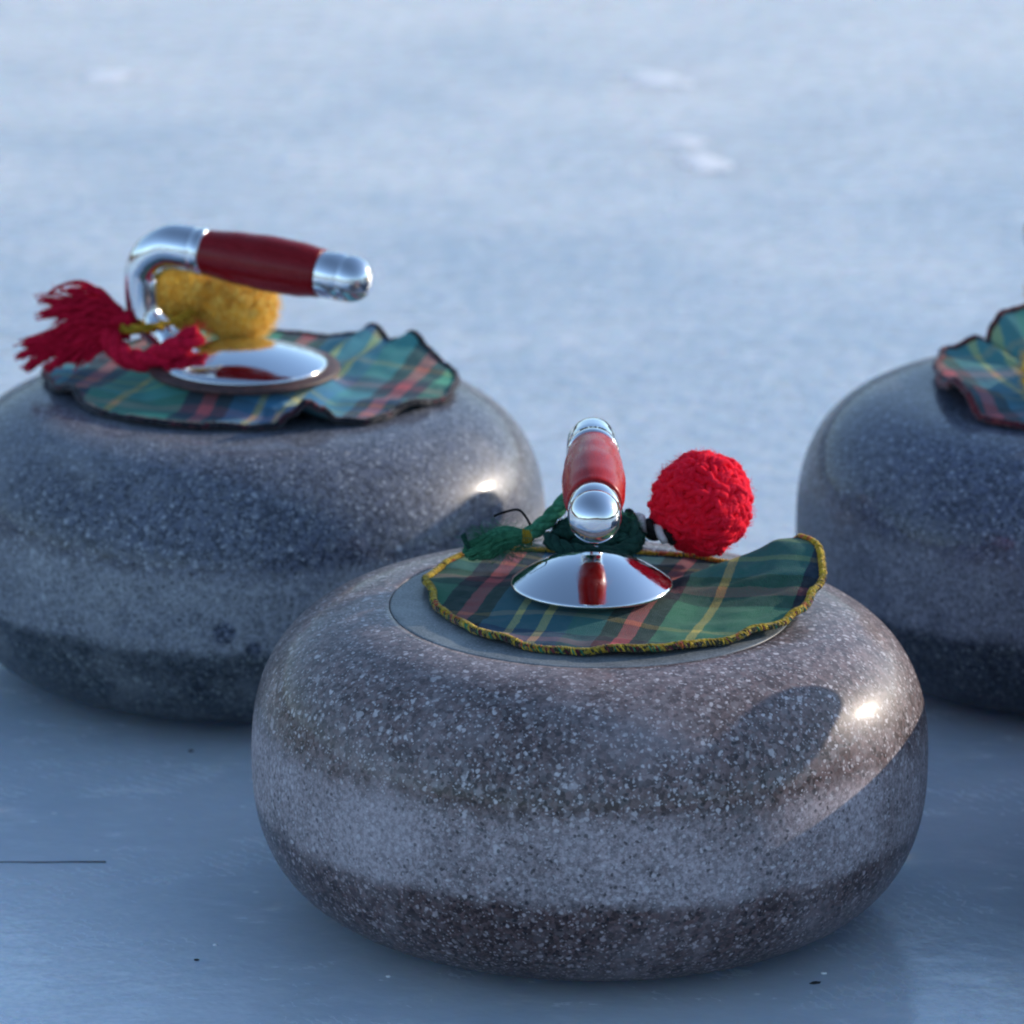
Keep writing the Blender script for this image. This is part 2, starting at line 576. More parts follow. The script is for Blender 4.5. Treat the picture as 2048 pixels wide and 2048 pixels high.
def wood_mat():
    N = NT("distant wood")
    f = N.noise(N.coord(), 0.35, 4, 0.7)
    return N.set(Base_Color=N.mix(N.mr(f, 0.35, 0.65), (0.06, 0.055, 0.050), (0.15, 0.115, 0.085)), Roughness=0.95)


bm = bmesh.new()
n = 260
prev = None
for k in range(n + 1):
    a = 2 * math.pi * k / n
    h = 9.5 + 4.0 * mn.noise(Vector((math.cos(a) * 3, math.sin(a) * 3, 0.3))) + 2.2 * mn.noise(Vector((math.cos(a) * 22, math.sin(a) * 22, 2.3)))
    ring = [bm.verts.new((r * math.cos(a), r * math.sin(a), z)) for r, z in ((100, -0.05), (101, h * 0.7), (105, h), (125, h * 0.8), (130, -0.05))]
    if prev:
        for i in range(4):
            bm.faces.new((prev[i], ring[i], ring[i + 1], prev[i + 1]))
    prev = ring
hills = obj("hills", bm, wood_mat(), smooth=False)
hills['kind'] = 'structure'

# ------------------------------------------------------------------ curling stones
RS, Z0 = 0.145, 0.0676
CU, NU, HU = 0.0808, 2.51, 0.066
CL, NL, HL = 0.079, 2.46, 0.0676


def top_z(r):
    """height of the stone's upper surface at radius r"""
    if r <= CU:
        return Z0 + HU
    q = min(1.0, (r - CU) / (RS - CU))
    return Z0 + HU * (1 - q ** NU) ** (1 / NU)


def stone_profile(inlay):
    pr = [(0, 0.006), (0.050, 0.006), (0.060, 0.0035), (0.068, 0.0006)]
    n = 40
    for k in range(n + 1):
        a = math.pi / 2 * k / n
        pr.append((CL + (RS - CL) * math.sin(a) ** (2 / NL), Z0 - HL * max(math.cos(a), 0) ** (2 / NL)))
    for k in range(1, n + 1):
        a = math.pi / 2 * k / n
        r = CU + (RS - CU) * max(math.cos(a), 0) ** (2 / NU)
        if inlay and r < 0.0866:
            break
        pr.append((r, Z0 + HU * math.sin(a) ** (2 / NU)))
    if inlay:
        z = top_z(0.0866)
        pr += [(0.0866, z), (0.0862, z - 0.0004), (0.0861, z - 0.0022), (0, z - 0.0022)]
    else:
        pr += [(0.05, Z0 + HU), (0, Z0 + HU)]
    return pr


TILT = R_(3.6)                       # the grip leans down towards its tip


def handle(parent, ang, grip_mat, plate_r=0.0345, washer=None, zlift=0.0, z1=0.1945, dome=0.0080):
    """Bolted handle: saucer, C-shaped gooseneck, collar, grip and end cap. Tip towards local +X turned by ang."""
    zp = 0.1432 + zlift
    bm = bmesh.new()
    if washer:  # brown ring paints the cloth's reflection in the saucer's rim
        lathe(bm, [(0, zp - 0.002), (washer - 0.001, zp - 0.002), (washer, zp - 0.001), (washer - 0.0006, zp + 0.0006), (plate_r - 0.003, zp + 0.0012), (0, zp + 0.0012)], 96)
        w = obj("washer", bm, MAT['reflection_brown'], parent)
        zp += 0.0018
        bm = bmesh.new()
    # saucer plate: rolled rim and a shallow dome; the gooseneck rises from its rear
    pr = [(0, zp - 0.0012), (plate_r - 0.0012, zp - 0.0012), (plate_r, zp - 0.0004), (plate_r, zp + 0.0004), (plate_r - 0.0010, zp + 0.0012)]
    for k in range(1, 17):
        t = k / 16
        pr.append(((plate_r - 0.0010) * (1 - t), zp + 0.0012 + dome * (1 - (1 - t) ** 2)))
    lathe(bm, pr, 96)
    pl = obj("mounting_plate", bm, MAT['chrome'], parent)
    pl.rotation_euler.z = ang
    xb = plate_r - 0.0060
    path = [(-xb + 0.004, 0, zp + 0.0010, 0.0110), (-xb, 0, zp + 0.0030, 0.0094), (-xb - 0.0065, 0, zp + 0.0062, 0.0082),
            (-0.0440, 0, zp + 0.0095, 0.0079), (-0.0505, 0, zp + 0.0150, 0.0080), (-0.0537, 0, zp + 0.0225, 0.0083), (-0.0542, 0, (zp + 0.0225) * 0.42 + z1 * 0.58 - 0.004, 0.0088),
            (-0.0520, 0, z1 - 0.0100, 0.0094), (-0.0465, 0, z1 - 0.0038, 0.0102), (-0.0385, 0, z1 + 0.0002, 0.0109), (-0.0300, 0, z1 + 0.0004, 0.0112), (-0.0255, 0, z1, 0.0111)]
    bm = bmesh.new()
    tube(bm, catmull(path, 7), 32)
    g = obj("gooseneck", bm, MAT['chrome'], parent)
    g.rotation_euler.z = ang

    def axial(prof, name, mat):
        bm = bmesh.new()
        lathe(bm, prof, 48)
        for v in bm.verts:
            x, y, z = v.co
            v.co = (z + 0.0255, -y, x)
        bmesh.ops.recalc_face_normals(bm, faces=bm.faces)
        o = obj(name, bm, mat, parent)
        o.location = (-0.0255 * math.cos(ang), -0.0255 * math.sin(ang), z1)
        o.rotation_euler = (0, TILT, ang)
        return o
    axial([(0, -0.0258), (0.0108, -0.0258), (0.0113, -0.0254), (0.0113, -0.0206), (0.0109, -0.0198), (0, -0.0198)], "collar", MAT['chrome'])
    gp = [(0, -0.0200), (0.0106, -0.0200), (0.0110, -0.0194)]
    for k in range(1, 25):
        t = k / 24
        gp.append((lerp_table([(0, 0.0110), (0.30, 0.0126), (0.55, 0.0135), (0.8, 0.0131), (1, 0.0117)], t), -0.0194 + 0.0602 * t))
    gp += [(0.0113, 0.0413), (0, 0.0413)]
    axial(gp, "grip", grip_mat)
    ce = [(0, 0.0411), (0.0108, 0.0411), (0.0112, 0.0416), (0.0112, 0.0520), (0.0108, 0.0526), (0.0108, 0.0531), (0.0112, 0.0536)]
    for k in range(1, 15):
        a = math.pi / 2 * k / 14
        ce.append((0.0112 * math.cos(a) ** 0.85 if k < 14 else 0.0, 0.0550 + 0.0118 * math.sin(a)))
    axial(ce, "end_cap", MAT['chrome'])


def stone(loc, mat, label, ang, grip_mat, inlay=False, **kw):
    t = thing("curling_stone", label, "curling stone", loc, 0, "granite curling stones on the ice")
    bm = bmesh.new()
    lathe(bm, stone_profile(inlay), 160)
    obj("stone_body", bm, mat, t)
    if inlay:
        z = top_z(0.0862) - 0.0002
        bm = bmesh.new()
        lathe(bm, [(0, z - 0.0018), (0.08590, z - 0.0018), (0.08592, z - 0.0003), (0.0857, top_z(0.0857) - 0.00012)] + [(r, top_z(r) - 0.00008) for r in (0.0845, 0.083, 0.0815, 0.080, 0.05)] + [(0, top_z(0) - 0.00008)], 128)
        obj("inlay_disc", bm, MAT['inlay'], t)
    handle(t, ang, grip_mat, **kw)
    return t


PA, PB, PC, PD, PE = (0.0, 0.0, 0.0), (-0.163, 0.3315, 0.0), (0.2483, 0.3466, 0.0), (0.342, 0.002, 0.0), (0.575, 0.315, 0.0)
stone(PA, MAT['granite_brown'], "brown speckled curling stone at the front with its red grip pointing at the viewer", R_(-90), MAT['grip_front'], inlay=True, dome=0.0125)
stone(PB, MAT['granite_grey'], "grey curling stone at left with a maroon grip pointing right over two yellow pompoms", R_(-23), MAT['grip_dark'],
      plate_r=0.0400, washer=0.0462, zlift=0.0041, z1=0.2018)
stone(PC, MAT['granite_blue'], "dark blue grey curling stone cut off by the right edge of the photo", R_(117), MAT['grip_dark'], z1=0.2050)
stone(PE, MAT['granite_blue'], "unseen blue grey curling stone added farthest outside the right edge, shading the ice between its neighbours", R_(150), MAT['grip_dark'])  # unseen stone added to shade the gap of ice
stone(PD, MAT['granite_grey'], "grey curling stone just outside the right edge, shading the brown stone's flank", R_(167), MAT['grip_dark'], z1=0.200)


# ------------------------------------------------------------------ tartan covers
def cover(base, rtab, ltab, mat, label, edge_mat, edge_r, seed, ptab=None, rin=0.016, zin=0.1388, wrinkle=0.0012, mid=0.0, nt=300, nr=34, ruffle=None, edge_twist=False):
    """Round cloth pinned under the handle. rtab/ltab: tables over the angle from the camera side (-Y) towards +X:
    reach of the cloth and lift of its hem above the stone. Table angles in degrees, -180..180."""
    t = thing("tartan_cover", label, "tartan cloth", base, 0, "tartan covers on the curling stones")
    bm = bmesh.new()
    uvl = bm.loops.layers.uv.new("UVMap")

    def pt(th, s):
        d = math.degrees(th)
        R = lerp_table(rtab, d)
        r = rin + (R - rin) * s
        lift = lerp_table(ltab, d)
        x, y = r * math.sin(th), -r * math.cos(th)
        zb = top_z(r) + 0.0016
        centre = max(0.0, 1 - max(0.0, r - 0.030) / 0.022)
        z = zb + (zin - zb) * centre * centre * (3 - 2 * centre) if centre > 0 else zb
        k = max(0.0, (r - 0.036) / max(R - 0.036, 1e-4))
        z += lift * k ** (lerp_table(ptab, d) if ptab else 1.35)
        wv = mn.noise(Vector((x * 40, y * 40, seed))) * 0.6 + mn.noise(Vector((x * 95, y * 95, seed + 5))) * 0.4
        z += max(-0.0006, wrinkle * wv * 1.6) * min(1, k * 2)
        return x, y, z
    grid = []
    for i in range(nt):
        th = -math.pi + 2 * math.pi * i / nt
        grid.append([bm.verts.new(pt(th, j / nr)) for j in range(nr + 1)])
    flat = {}
    for i in range(nt):
        for j in range(nr + 1):
            v = grid[i][j]
            flat[v] = (v.co.x, v.co.y)
    for i in range(nt):
        a, b = grid[i], grid[(i + 1) % nt]
        for j in range(nr):
            f = bm.faces.new((a[j], a[j + 1], b[j + 1], b[j]))
            for l in f.loops:
                l[uvl].uv = flat[l.vert]
    edge = [grid[i][nr].co.copy() for i in range(nt)]
    c = obj("cloth", bm, mat, t)
    sol = c.modifiers.new("thickness", 'SOLIDIFY')
    sol.thickness = 0.0009
    sol.offset = 0
    # overlocked hem: a rope of stitches round the rim
    if edge_twist:
        bm = bmesh.new()
        path = []
        for k, e in enumerate(edge):
            path.append((e.x, e.y, e.z + 0.0004, edge_r * (0.85 + 0.18 * mn.noise(Vector((k * 0.9, seed, 0))))))
        tube(bm, path, 8, closed=True)
        obj("hem", bm, MAT['edge_multi'], t)
        bm = bmesh.new()
        L = 0.0
        dens = []
        for k in range(nt):
            a, b = edge[k], edge[(k + 1) % nt]
            dens.append((a, b))
        st = 0
        rnd = random.Random(3)
        for a, b in dens:
            seg = (b - a).length
            m = max(1, round(seg / 0.00080))
            for q in range(m):
                p = a.lerp(b, q / m)
                tv = (b - a).normalized()
                out = Vector((p.x, p.y, 0)).normalized()
                up = tv.cross(out)
                if up.z < 0:
                    up = -up
                lean = rnd.uniform(0.0002, 0.0014)
                rr = edge_r * rnd.uniform(0.95, 1.12)
                for a0, a1, low in ((172, 42, False), (52, -55, True)):
                    arc = []
                    for w in range(4):
                        an = R_(a0 + (a1 - a0) * w / 3)
                        c0 = p + out * (math.cos(an) * rr) + up * (math.sin(an) * rr + 0.0005) + tv * lean * (w / 3 - 0.5) * 2
                        arc.append((c0.x, c0.y, c0.z, 0.00042 * rnd.uniform(0.8, 1.2)))
                    pick = rnd.random()
                    mi = (1 if pick < 0.5 else 2 if pick < 0.68 else 3 if pick < 0.8 else 0) if low else (0 if pick < 0.93 else 1)
                    tube(bm, arc, 4, caps=False, mi=mi)
                st += 1
        h = obj("overlock_stitching", bm, [MAT['edge_yellow'], MAT['edge_multi'], MAT['edge_maroon'], MAT['wool_green']], t)
        h['kind'] = 'stuff'
    else:
        bm = bmesh.new()
        path = []
        for k, e in enumerate(edge):
            w = 0.8 + 0.3 * mn.noise(Vector((k * 0.8, seed, 0)))
            path.append((e.x, e.y, e.z, edge_r * w))
        tube(bm, path, 8, closed=True)
        obj("hem", bm, edge_mat, t)
    return t


# brown stone: yellow edged, right side turned up in a soft fold, back hem standing up behind the handle
cover(PA,
      [(-180, .068), (-171, .069), (-155, .073), (-139, .080), (-112, .076), (-93, .0678), (-63, .0640), (-37, .0668), (-16, .0705), (1, .0708), (18, .0728),
       (36, .0745), (53, .0807), (68, .0885), (82, .0935), (92, .0985), (104, .1000), (112, .0965), (122, .086), (140, .078), (165, .070), (180, .068)],
      [(-180, .001), (-171, .001), (-156, .001), (-140, .001), (-112, .001), (-60, .0), (40, .0005), (60, .002), (75, .005), (85, .0095), (95, .0145), (104, .0185), (111, .0195),
       (119, .006), (127, .001), (145, .001), (180, .001)],
      tartan("green tartan", R_(15), (0.395, 0.977), bright=(1.0, 1.0, 1.15), wash=0.02), "green tartan cloth with yellow overlocked edge on the brown stone",
      None, 0.0014, 1.0, wrinkle=0.0018, ptab=[(-180, 1.35), (70, 1.35), (96, 0.75), (114, 0.6), (124, 1.3), (180, 1.35)], edge_twist=True)
# grey stone: black edged, ruffled
cover(PB,
      [(-180, .098), (-150, .100), (-125, .101), (-112, .1045), (-91, .092), (-77, .081), (-62, .079), (-45, .0745), (-25, .0690), (-5, .0655), (14, .0660), (27, .070), (38, .072),
       (50, .0815), (62, .082), (76, .0900), (87, .0985), (104, .1040), (120, .100), (135, .099), (145, .100), (157, .098), (170, .094), (180, .098)],
      [(-180, .004), (-160, .006), (-140, .003), (-112, .0015), (-92, .001), (-80, .004), (-70, .001), (-40, .001), (0, .0006), (15, .001), (21, .007), (27, .0125), (33, .008), (40, .001),
       (60, .0015), (70, .004), (80, .001), (100, .003), (112, .006), (120, .010), (127, .0145), (132, .009), (137, .0065), (143, .0135), (149, .007), (158, .004), (172, .004), (180, .004)],
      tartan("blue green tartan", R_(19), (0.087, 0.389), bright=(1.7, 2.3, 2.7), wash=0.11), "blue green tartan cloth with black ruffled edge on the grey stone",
      MAT['edge_black'], 0.0021, 4.0, zin=0.1440)
# blue grey stone: maroon edged, crumpled
cover(PC,
      [(-180, .084), (-163, .083), (-150, .084), (-144, .082), (-139, .080), (-131, .094), (-120, .086), (-100, .078), (-82, .0765), (-65, .078), (-48, .082), (-31, .079), (0, .075), (40, .08), (90, .085), (140, .084), (180, .084)],
      [(-180, .019), (-163, .022), (-150, .019), (-145, .014), (-141, .003), (-137, .010), (-133, .004), (-125, .003), (-90, .0025), (-80, .006), (-68, .012), (-58, .010), (-48, .002), (-31, .0005), (20, .004), (60, .001), (120, .004), (180, .019)],
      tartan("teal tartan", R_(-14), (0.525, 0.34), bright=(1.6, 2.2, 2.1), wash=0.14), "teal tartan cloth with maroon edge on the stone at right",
      MAT['edge_maroon'], 0.0022, 9.0)


# ------------------------------------------------------------------ wool
def fuzz(bm, centre, rad, n, ln, r, rnd, squash=(1, 1, 1), mi=0):
    for _ in range(int(n)):
        d = Vector((rnd.gauss(0, 1), rnd.gauss(0, 1), rnd.gauss(0, 1))).normalized()
        t = d.orthogonal().normalized()
        t.rotate(Matrix.Rotation(rnd.uniform(0, 6.28), 3, d))
        l = ln * rnd.uniform(0.4, 1.3)
        p = []
        for k in range(4):
            s = k / 3
            q = d * (rad * 0.93 + l * s) + t * (l * 0.8 * s * s)
            q = Vector((q.x * squash[0], q.y * squash[1], q.z * squash[2]))
            p.append((centre[0] + q.x, centre[1] + q.y, centre[2] + q.z, r * (1 - 0.6 * s)))
        tube(bm, p, 3, caps=False, mi=mi)


def pompom_bm(rad, seed, yarns=420, yr=0.0016, squash=(1, 1, 1), curl=1.0, fuzzn=900, lump=1.0, fl=0.24):
    rnd = random.Random(seed)
    bm = bmesh.new()
    bmesh.ops.create_icosphere(bm, subdivisions=4, radius=1.0)
    for v in bm.verts:
        d = v.co.normalized()
        h = (mn.noise(d * 2.6 + Vector((seed, 0, 0))) * 0.09 + (0.5 - abs(mn.noise(d * 4.2 + Vector((seed, 3, 0))))) * 0.13 - 0.03) * lump
        v.co = d * rad * (0.90 + h)
        v.co = Vector((v.co.x * squash[0], v.co.y * squash[1], v.co.z * squash[2]))
    # looped strands of yarn lying on and bulging from the core
    for _ in range(yarns):
        d = Vector((rnd.gauss(0, 1), rnd.gauss(0, 1), rnd.gauss(0, 1))).normalized()
        h = (mn.noise(d * 2.6 + Vector((seed, 0, 0))) * 0.09 + (0.5 - abs(mn.noise(d * 4.2 + Vector((seed, 3, 0))))) * 0.13 - 0.03) * lump
        t = d.orthogonal().normalized()
        t.rotate(Matrix.Rotation(rnd.uniform(0, 6.28), 3, d))
        u = d.cross(t)
        ln = rad * rnd.uniform(0.22, 0.5) * curl
        bend = rnd.uniform(-0.35, 0.35)
        p = []
        for k in range(6):
            s = k / 5
            rise = math.sin(math.pi * min(1, s * 1.06)) * 0.16 + 0.80 + h
            q = (d + t * ((s - 0.5) * ln / rad * 1.5) + u * (bend * math.sin(math.pi * s) * ln / rad)).normalized() * rad * rise
            w = yr * (0.55 + 0.6 * math.sin(math.pi * (0.12 + 0.76 * s))) * rnd.uniform(0.9, 1.1)
            p.append((q.x * squash[0], q.y * squash[1], q.z * squash[2], w))
        tube(bm, p, 6)
    fuzz(bm, (0, 0, 0), rad, fuzzn, rad * fl, 0.00011, rnd, squash)
    return bm


def pompom(loc, rad, mat, label, seed, group=None, **kw):
    o = obj("pompom", pompom_bm(rad, seed, **kw), mat, loc=loc)
    tag(o, label, "pompom", group)
    return o


def W(b, x, y, z):
    return (b[0] + x, b[1] + y, b[2] + z)


pompom(W(PA, 0.0480, 0.0520, 0.1640), 0.0212, MAT['wool_red'], "scarlet wool pompom beside the red grip on the front stone", 11,
       yarns=800, yr=0.00135, curl=1.15, fuzzn=2600, fl=0.17, lump=1.6)
pompom(W(PB, -0.0050, 0.0440, 0.1655), 0.0168, MAT['wool_yellow'], "larger yellow pompom lying under the middle of the maroon grip", 23,
       yarns=2000, yr=0.00055, squash=(1.10, 1.0, 1.0), curl=0.7, fuzzn=4200, lump=1.6, group="yellow pompoms on the grey stone")
pompom(W(PB, -0.0300, 0.0500, 0.1700), 0.0158, MAT['wool_yellow'], "smaller yellow pompom tucked into the bend of the chrome gooseneck", 31,
       yarns=1600, yr=0.00055, squash=(1.0, 1.0, 1.08), curl=0.7, fuzzn=3600, lump=1.8, group="yellow pompoms on the grey stone")


for (x, y, z, r, lab) in ((-0.0240, -0.0270, 0.1530, 0.0165, "yellow pompom cut by the right edge, lying on the teal tartan"),
                          (-0.0045, 0.0080, 0.1780, 0.0250, "large yellow pompom against the right stone's gooseneck, just outside the photo"),  # this one and the next two are added, out of view, to block sunlight
                          (-0.0200, 0.0400, 0.1735, 0.0135, "small yellow pompom hanging under the right stone's grip, just outside the photo"),
                          (0.0124, -0.0229, 0.1770, 0.0205, "large unseen yellow pompom over the teal tartan, added to shade the ice")):
    pompom(W(PC, x, y, z), r, MAT['wool_yellow'], lab, 41 + int(z * 100 + x * 1000), yarns=900, yr=0.0008, curl=0.7, fuzzn=1200, lump=1.6,
           group="yellow pompoms on the stone at right")


def cord(bm, pts, r, plies=2, twist=260, seg=6, mi=(0,), n=14):
    """twisted cord along pts: plies wound round each other"""
    path = catmull([tuple(p) for p in pts], n)
    P = [Vector(p) for p in path]
    L = [0]
    for a, b in zip(P, P[1:]):
        L.append(L[-1] + (b - a).length)
    for q in range(plies):
        out = []
        prev = None
        for i, p in enumerate(P):
            t = (P[min(i + 1, len(P) - 1)] - P[max(i - 1, 0)]).normalized()
            u = t.orthogonal().normalized() if prev is None else (prev - t * prev.dot(t)).normalized()
            prev = u
            v = t.cross(u)
            an = L[i] * twist + 2 * math.pi * q / plies
            c = p + (u * math.cos(an) + v * math.sin(an)) * (r * 0.5 if plies > 1 else 0)
            out.append((c.x, c.y, c.z, r * (0.62 if plies > 1 else 1)))
        tube(bm, out, seg, mi=mi[q % len(mi)])


# --- crimson tassel at the left of the grey stone
rnd = random.Random(5)
t = thing("tassel", "crimson wool tassel with a thick cord tied round the gooseneck of the grey stone", "tassel", PB)
bm = bmesh.new()
root = Vector((-0.0600, 0.018, 0.1625))
clumps = [(-0.0860, 0.026, 0.1770), (-0.0985, 0.026, 0.1725), (-0.0975, 0.018, 0.1670), (-0.0900, 0.014, 0.1610), (-0.1060, 0.016, 0.1530), (-0.1085, 0.012, 0.1475),
          (-0.1045, 0.010, 0.1425), (-0.0930, 0.006, 0.1440), (-0.0800, 0.004, 0.1460), (-0.0900, 0.008, 0.1520)]
for cx, cy, cz in clumps:
    tip0 = Vector((cx, cy, cz))
    sag = rnd.uniform(-0.0012, 0.0022)
    for k in range(34):
        back = 1.0 if rnd.random() < 0.6 else rnd.uniform(0.72, 0.98)
        o = Vector((0, rnd.gauss(0, 0.0024), rnd.gauss(0, 0.0028)))
        a = root + o + Vector((0.001, 0, 0))
        tip = a.lerp(tip0 + Vector((rnd.gauss(0, 0.0022), rnd.gauss(0, 0.0016), rnd.gauss(0, 0.0012))), back)
        m1 = a.lerp(tip, 0.38) + o * 0.7 + Vector((0, 0, 0.0026 + sag))
        m2 = a.lerp(tip, 0.72) + o * 0.25 + Vector((0, 0, 0.0016 + sag))
        w = rnd.uniform(0.00050, 0.00080)
        tube(bm, catmull([(*a, w), (*m1, w), (*m2, w), (*tip, w * 0.55)], 5), 6)
# one stray strand arching above the rest
tube(bm, catmull([(-0.0610, 0.018, 0.1680, .0011), (-0.0700, 0.018, 0.1785, .0011), (-0.0790, 0.022, 0.1825, .0011), (-0.0900, 0.024, 0.1795, .0009), (-0.0960, 0.025, 0.1750, .0007)], 8), 6)
for k in range(220):
    cx, cy, cz = rnd.choice(clumps)
    a = root.lerp(Vector((cx, cy, cz)), rnd.uniform(0.2, 0.9)) + Vector((0, rnd.gauss(0, 0.003), rnd.gauss(0, 0.003)))
    d = Vector((-rnd.uniform(0.2, 1.0), rnd.gauss(0, 0.5), rnd.gauss(0, 0.55))).normalized() * rnd.uniform(0.003, 0.010)
    b = a + d * 0.6 + Vector((0, rnd.gauss(0, 0.0008), rnd.gauss(0, 0.0008)))
    tube(bm, catmull([(*a, 0.00016), (*b, 0.00014), (*(a + d), 0.00008)], 3), 3, caps=False)
f = obj("fringe", bm, MAT['wool_crimson'], t)
bm = bmesh.new()
cord(bm, [(-0.066, 0.012, 0.1600), (-0.060, 0.004, 0.1530), (-0.050, -0.002, 0.1500), (-0.040, -0.004, 0.1535), (-0.030, -0.004, 0.1590), (-0.022, -0.002, 0.1640)], 0.0052, 3, 230, 10)
fuzz(bm, (-0.0225, -0.002, 0.1635), 0.0052, 120, 0.003, 0.00012, rnd)
obj("cord", bm, MAT['wool_crimson'], t)
bm = bmesh.new()
bmesh.ops.create_icosphere(bm, subdivisions=3, radius=0.0062)
for v in bm.verts:
    d = v.co.normalized()
    v.co = v.co * (1 + 0.16 * mn.noise(d * 4)) + root + Vector((0.000, -0.001, 0.001))
for k in range(7):
    a0 = rnd.uniform(0, 6.28)
    pts = []
    for q in range(9):
        an = a0 + q * 0.6
        pts.append((root.x + 0.002 * (k - 3) * 0.6, root.y + 0.0064 * math.cos(an), root.z + 0.0064 * math.sin(an), 0.0012))
    tube(bm, pts, 6)
obj("knot", bm, MAT['wool_crimson'], t)

# --- ochre tie of the yellow pompoms, wound round the gooseneck
t = thing("cord", "ochre twisted cord tying the yellow pompoms to the gooseneck of the grey stone", "cord", PB)
bm = bmesh.new()
cord(bm, [(-0.024, 0.040, 0.1650), (-0.034, 0.020, 0.1640), (-0.043, 0.0085, 0.1640), (-0.054, 0.0075, 0.1630), (-0.0605, 0.014, 0.1625), (-0.060, 0.022, 0.1630)], 0.0023, 2, 420, 6)
obj("tie", bm, MAT['cord_yellow'], t)

# --- green tassel and cords of the front stone
t = thing("tassel", "small green wool tassel tied with yellow thread on the front stone's tartan", "tassel", PA)
rnd = random.Random(9)
bm = bmesh.new()
root = Vector((-0.0270, 0.0330, 0.1540))
for k in range(170):
    u = Vector((rnd.gauss(0, 1), rnd.gauss(0, 1), rnd.gauss(0, 1))).normalized()
    tip = root + Vector((-0.0225 + rnd.uniform(-0.003, 0.006), -0.001, -0.0070)) + u * 0.0035
    mid = root + Vector((-0.0115, 0, -0.0015)) + u * rnd.uniform(0.0025, 0.0050)
    a = root + u * 0.0012
    w = rnd.uniform(0.0006, 0.0010)
    tube(bm, catmull([(*a, w), (*mid, w * 1.1), (*tip, w * 0.8)], 5), 5)
fuzz(bm, tuple(root + Vector((-0.0115, 0, -0.0030))), 0.0050, 700, 0.0055, 0.00010, rnd, (1.8, 1, 0.9))
obj("fringe", bm, MAT['wool_green'], t)
bm = bmesh.new()
for q in range(4):
    p0 = root + Vector((-0.0225, -0.002, -0.006 - 0.001 * q))
    tube(bm, catmull([(*p0, .0013), (*(p0 + Vector((-0.0035, 0, 0.0015 + 0.001 * q))), .0012), (*(p0 + Vector((-0.0052 - 0.0004 * q, 0.001, 0.0075 + 0.0007 * q))), .0006)], 6), 6)
obj("loose_ends", bm, MAT['wool_darkgreen'], t, label="dark green wool ends curling up")
bm = bmesh.new()
for q in range(4):
    pts = []
    for s in range(13):
        an = s / 12 * 2 * math.pi
        pts.append((root.x - 0.0012 + 0.0011 * q - 0.001, root.y + 0.0032 * math.cos(an), root.z + 0.0032 * math.sin(an) - 0.0004, 0.0006))
    tube(bm, pts, 5, closed=False)
obj("binding", bm, MAT['cord_yellow'], t)
bm = bmesh.new()
cord(bm, [(-0.0270, 0.0330, 0.1545), (-0.0200, 0.0370, 0.1590), (-0.0130, 0.0400, 0.1660), (-0.0095, 0.0450, 0.1680), (0.0, 0.0590, 0.1640), (0.0105, 0.0480, 0.1600), (0.0140, 0.0380, 0.1590), (0.0175, 0.0400, 0.1560)],
     0.0033, 3, 330, 7)
fuzz(bm, (0.0165, 0.0360, 0.1580), 0.0042, 160, 0.003, 0.00010, rnd)
obj("cord", bm, MAT['wool_green'], t)
bm = bmesh.new()
cord(bm, [(-0.0255, 0.034, 0.1570), (-0.0285, 0.034, 0.1625), (-0.0320, 0.034, 0.1655), (-0.0385, 0.034, 0.1640), (-0.0420, 0.034, 0.1625)], 0.0006, 1, 1, 5)
obj("loose_thread", bm, MAT['cord_black'], t)

kn = obj("wool_knot", pompom_bm(0.0128, 51, yarns=700, yr=0.0009, squash=(1.6, 1.0, 0.92), fuzzn=500, lump=1.5), MAT['wool_darkgreen'], bpy.data.objects["tassel.001"],
         loc=(0.002, 0.0360, 0.1525), label="dark green knot of wool wound round the foot of the gooseneck")
bm = bmesh.new()
cord(bm, [(-0.0190, 0.0290, 0.1545), (-0.0120, 0.0200, 0.1530), (-0.0030, 0.0165, 0.1520), (0.0060, 0.0170, 0.1515), (0.0130, 0.0210, 0.1520), (0.0185, 0.0270, 0.1545), (0.0170, 0.0320, 0.1600)], 0.0030, 3, 330, 7)
obj("wrap", bm, MAT['wool_darkgreen'], bpy.data.objects["tassel.001"])

t = thing("cord", "black and white twisted cord between the scarlet pompom and the gooseneck", "cord", PA)
bm = bmesh.new()
cord(bm, [(0.0150, 0.046, 0.1600), (0.0215, 0.044, 0.1580), (0.0260, 0.040, 0.1560), (0.0300, 0.038, 0.1535), (0.0350, 0.040, 0.1510)], 0.0030, 2, 620, 6, mi=(0, 1), n=20)
cord(bm, [(0.0170, 0.048, 0.1560), (0.0230, 0.046, 0.1530), (0.0290, 0.042, 0.1510)], 0.0024, 2, 620, 6, mi=(0, 0), n=16)
obj("twist", bm, [MAT['cord_black'], MAT['cord_white']], t)


# ------------------------------------------------------------------ small things on the ice
def blob(name, x, y, r, mat, label, cat, group, seed, flat=0.5, elong=1.0, rz=0.0):
    bm = bmesh.new()
    bmesh.ops.create_icosphere(bm, subdivisions=2, radius=1)
    for v in bm.verts:
        d = v.co.normalized()
        k = 1 + 0.35 * mn.noise(d * 1.7 + Vector((seed, 0, 0)))
        v.co = Vector((d.x * r * elong * k, d.y * r * k, d.z * r * flat * k))
    o = obj(name, bm, mat, loc=(x, y, r * flat * 0.6))
    o.rotation_euler.z = rz
    tag(o, label, cat, group)
    return o


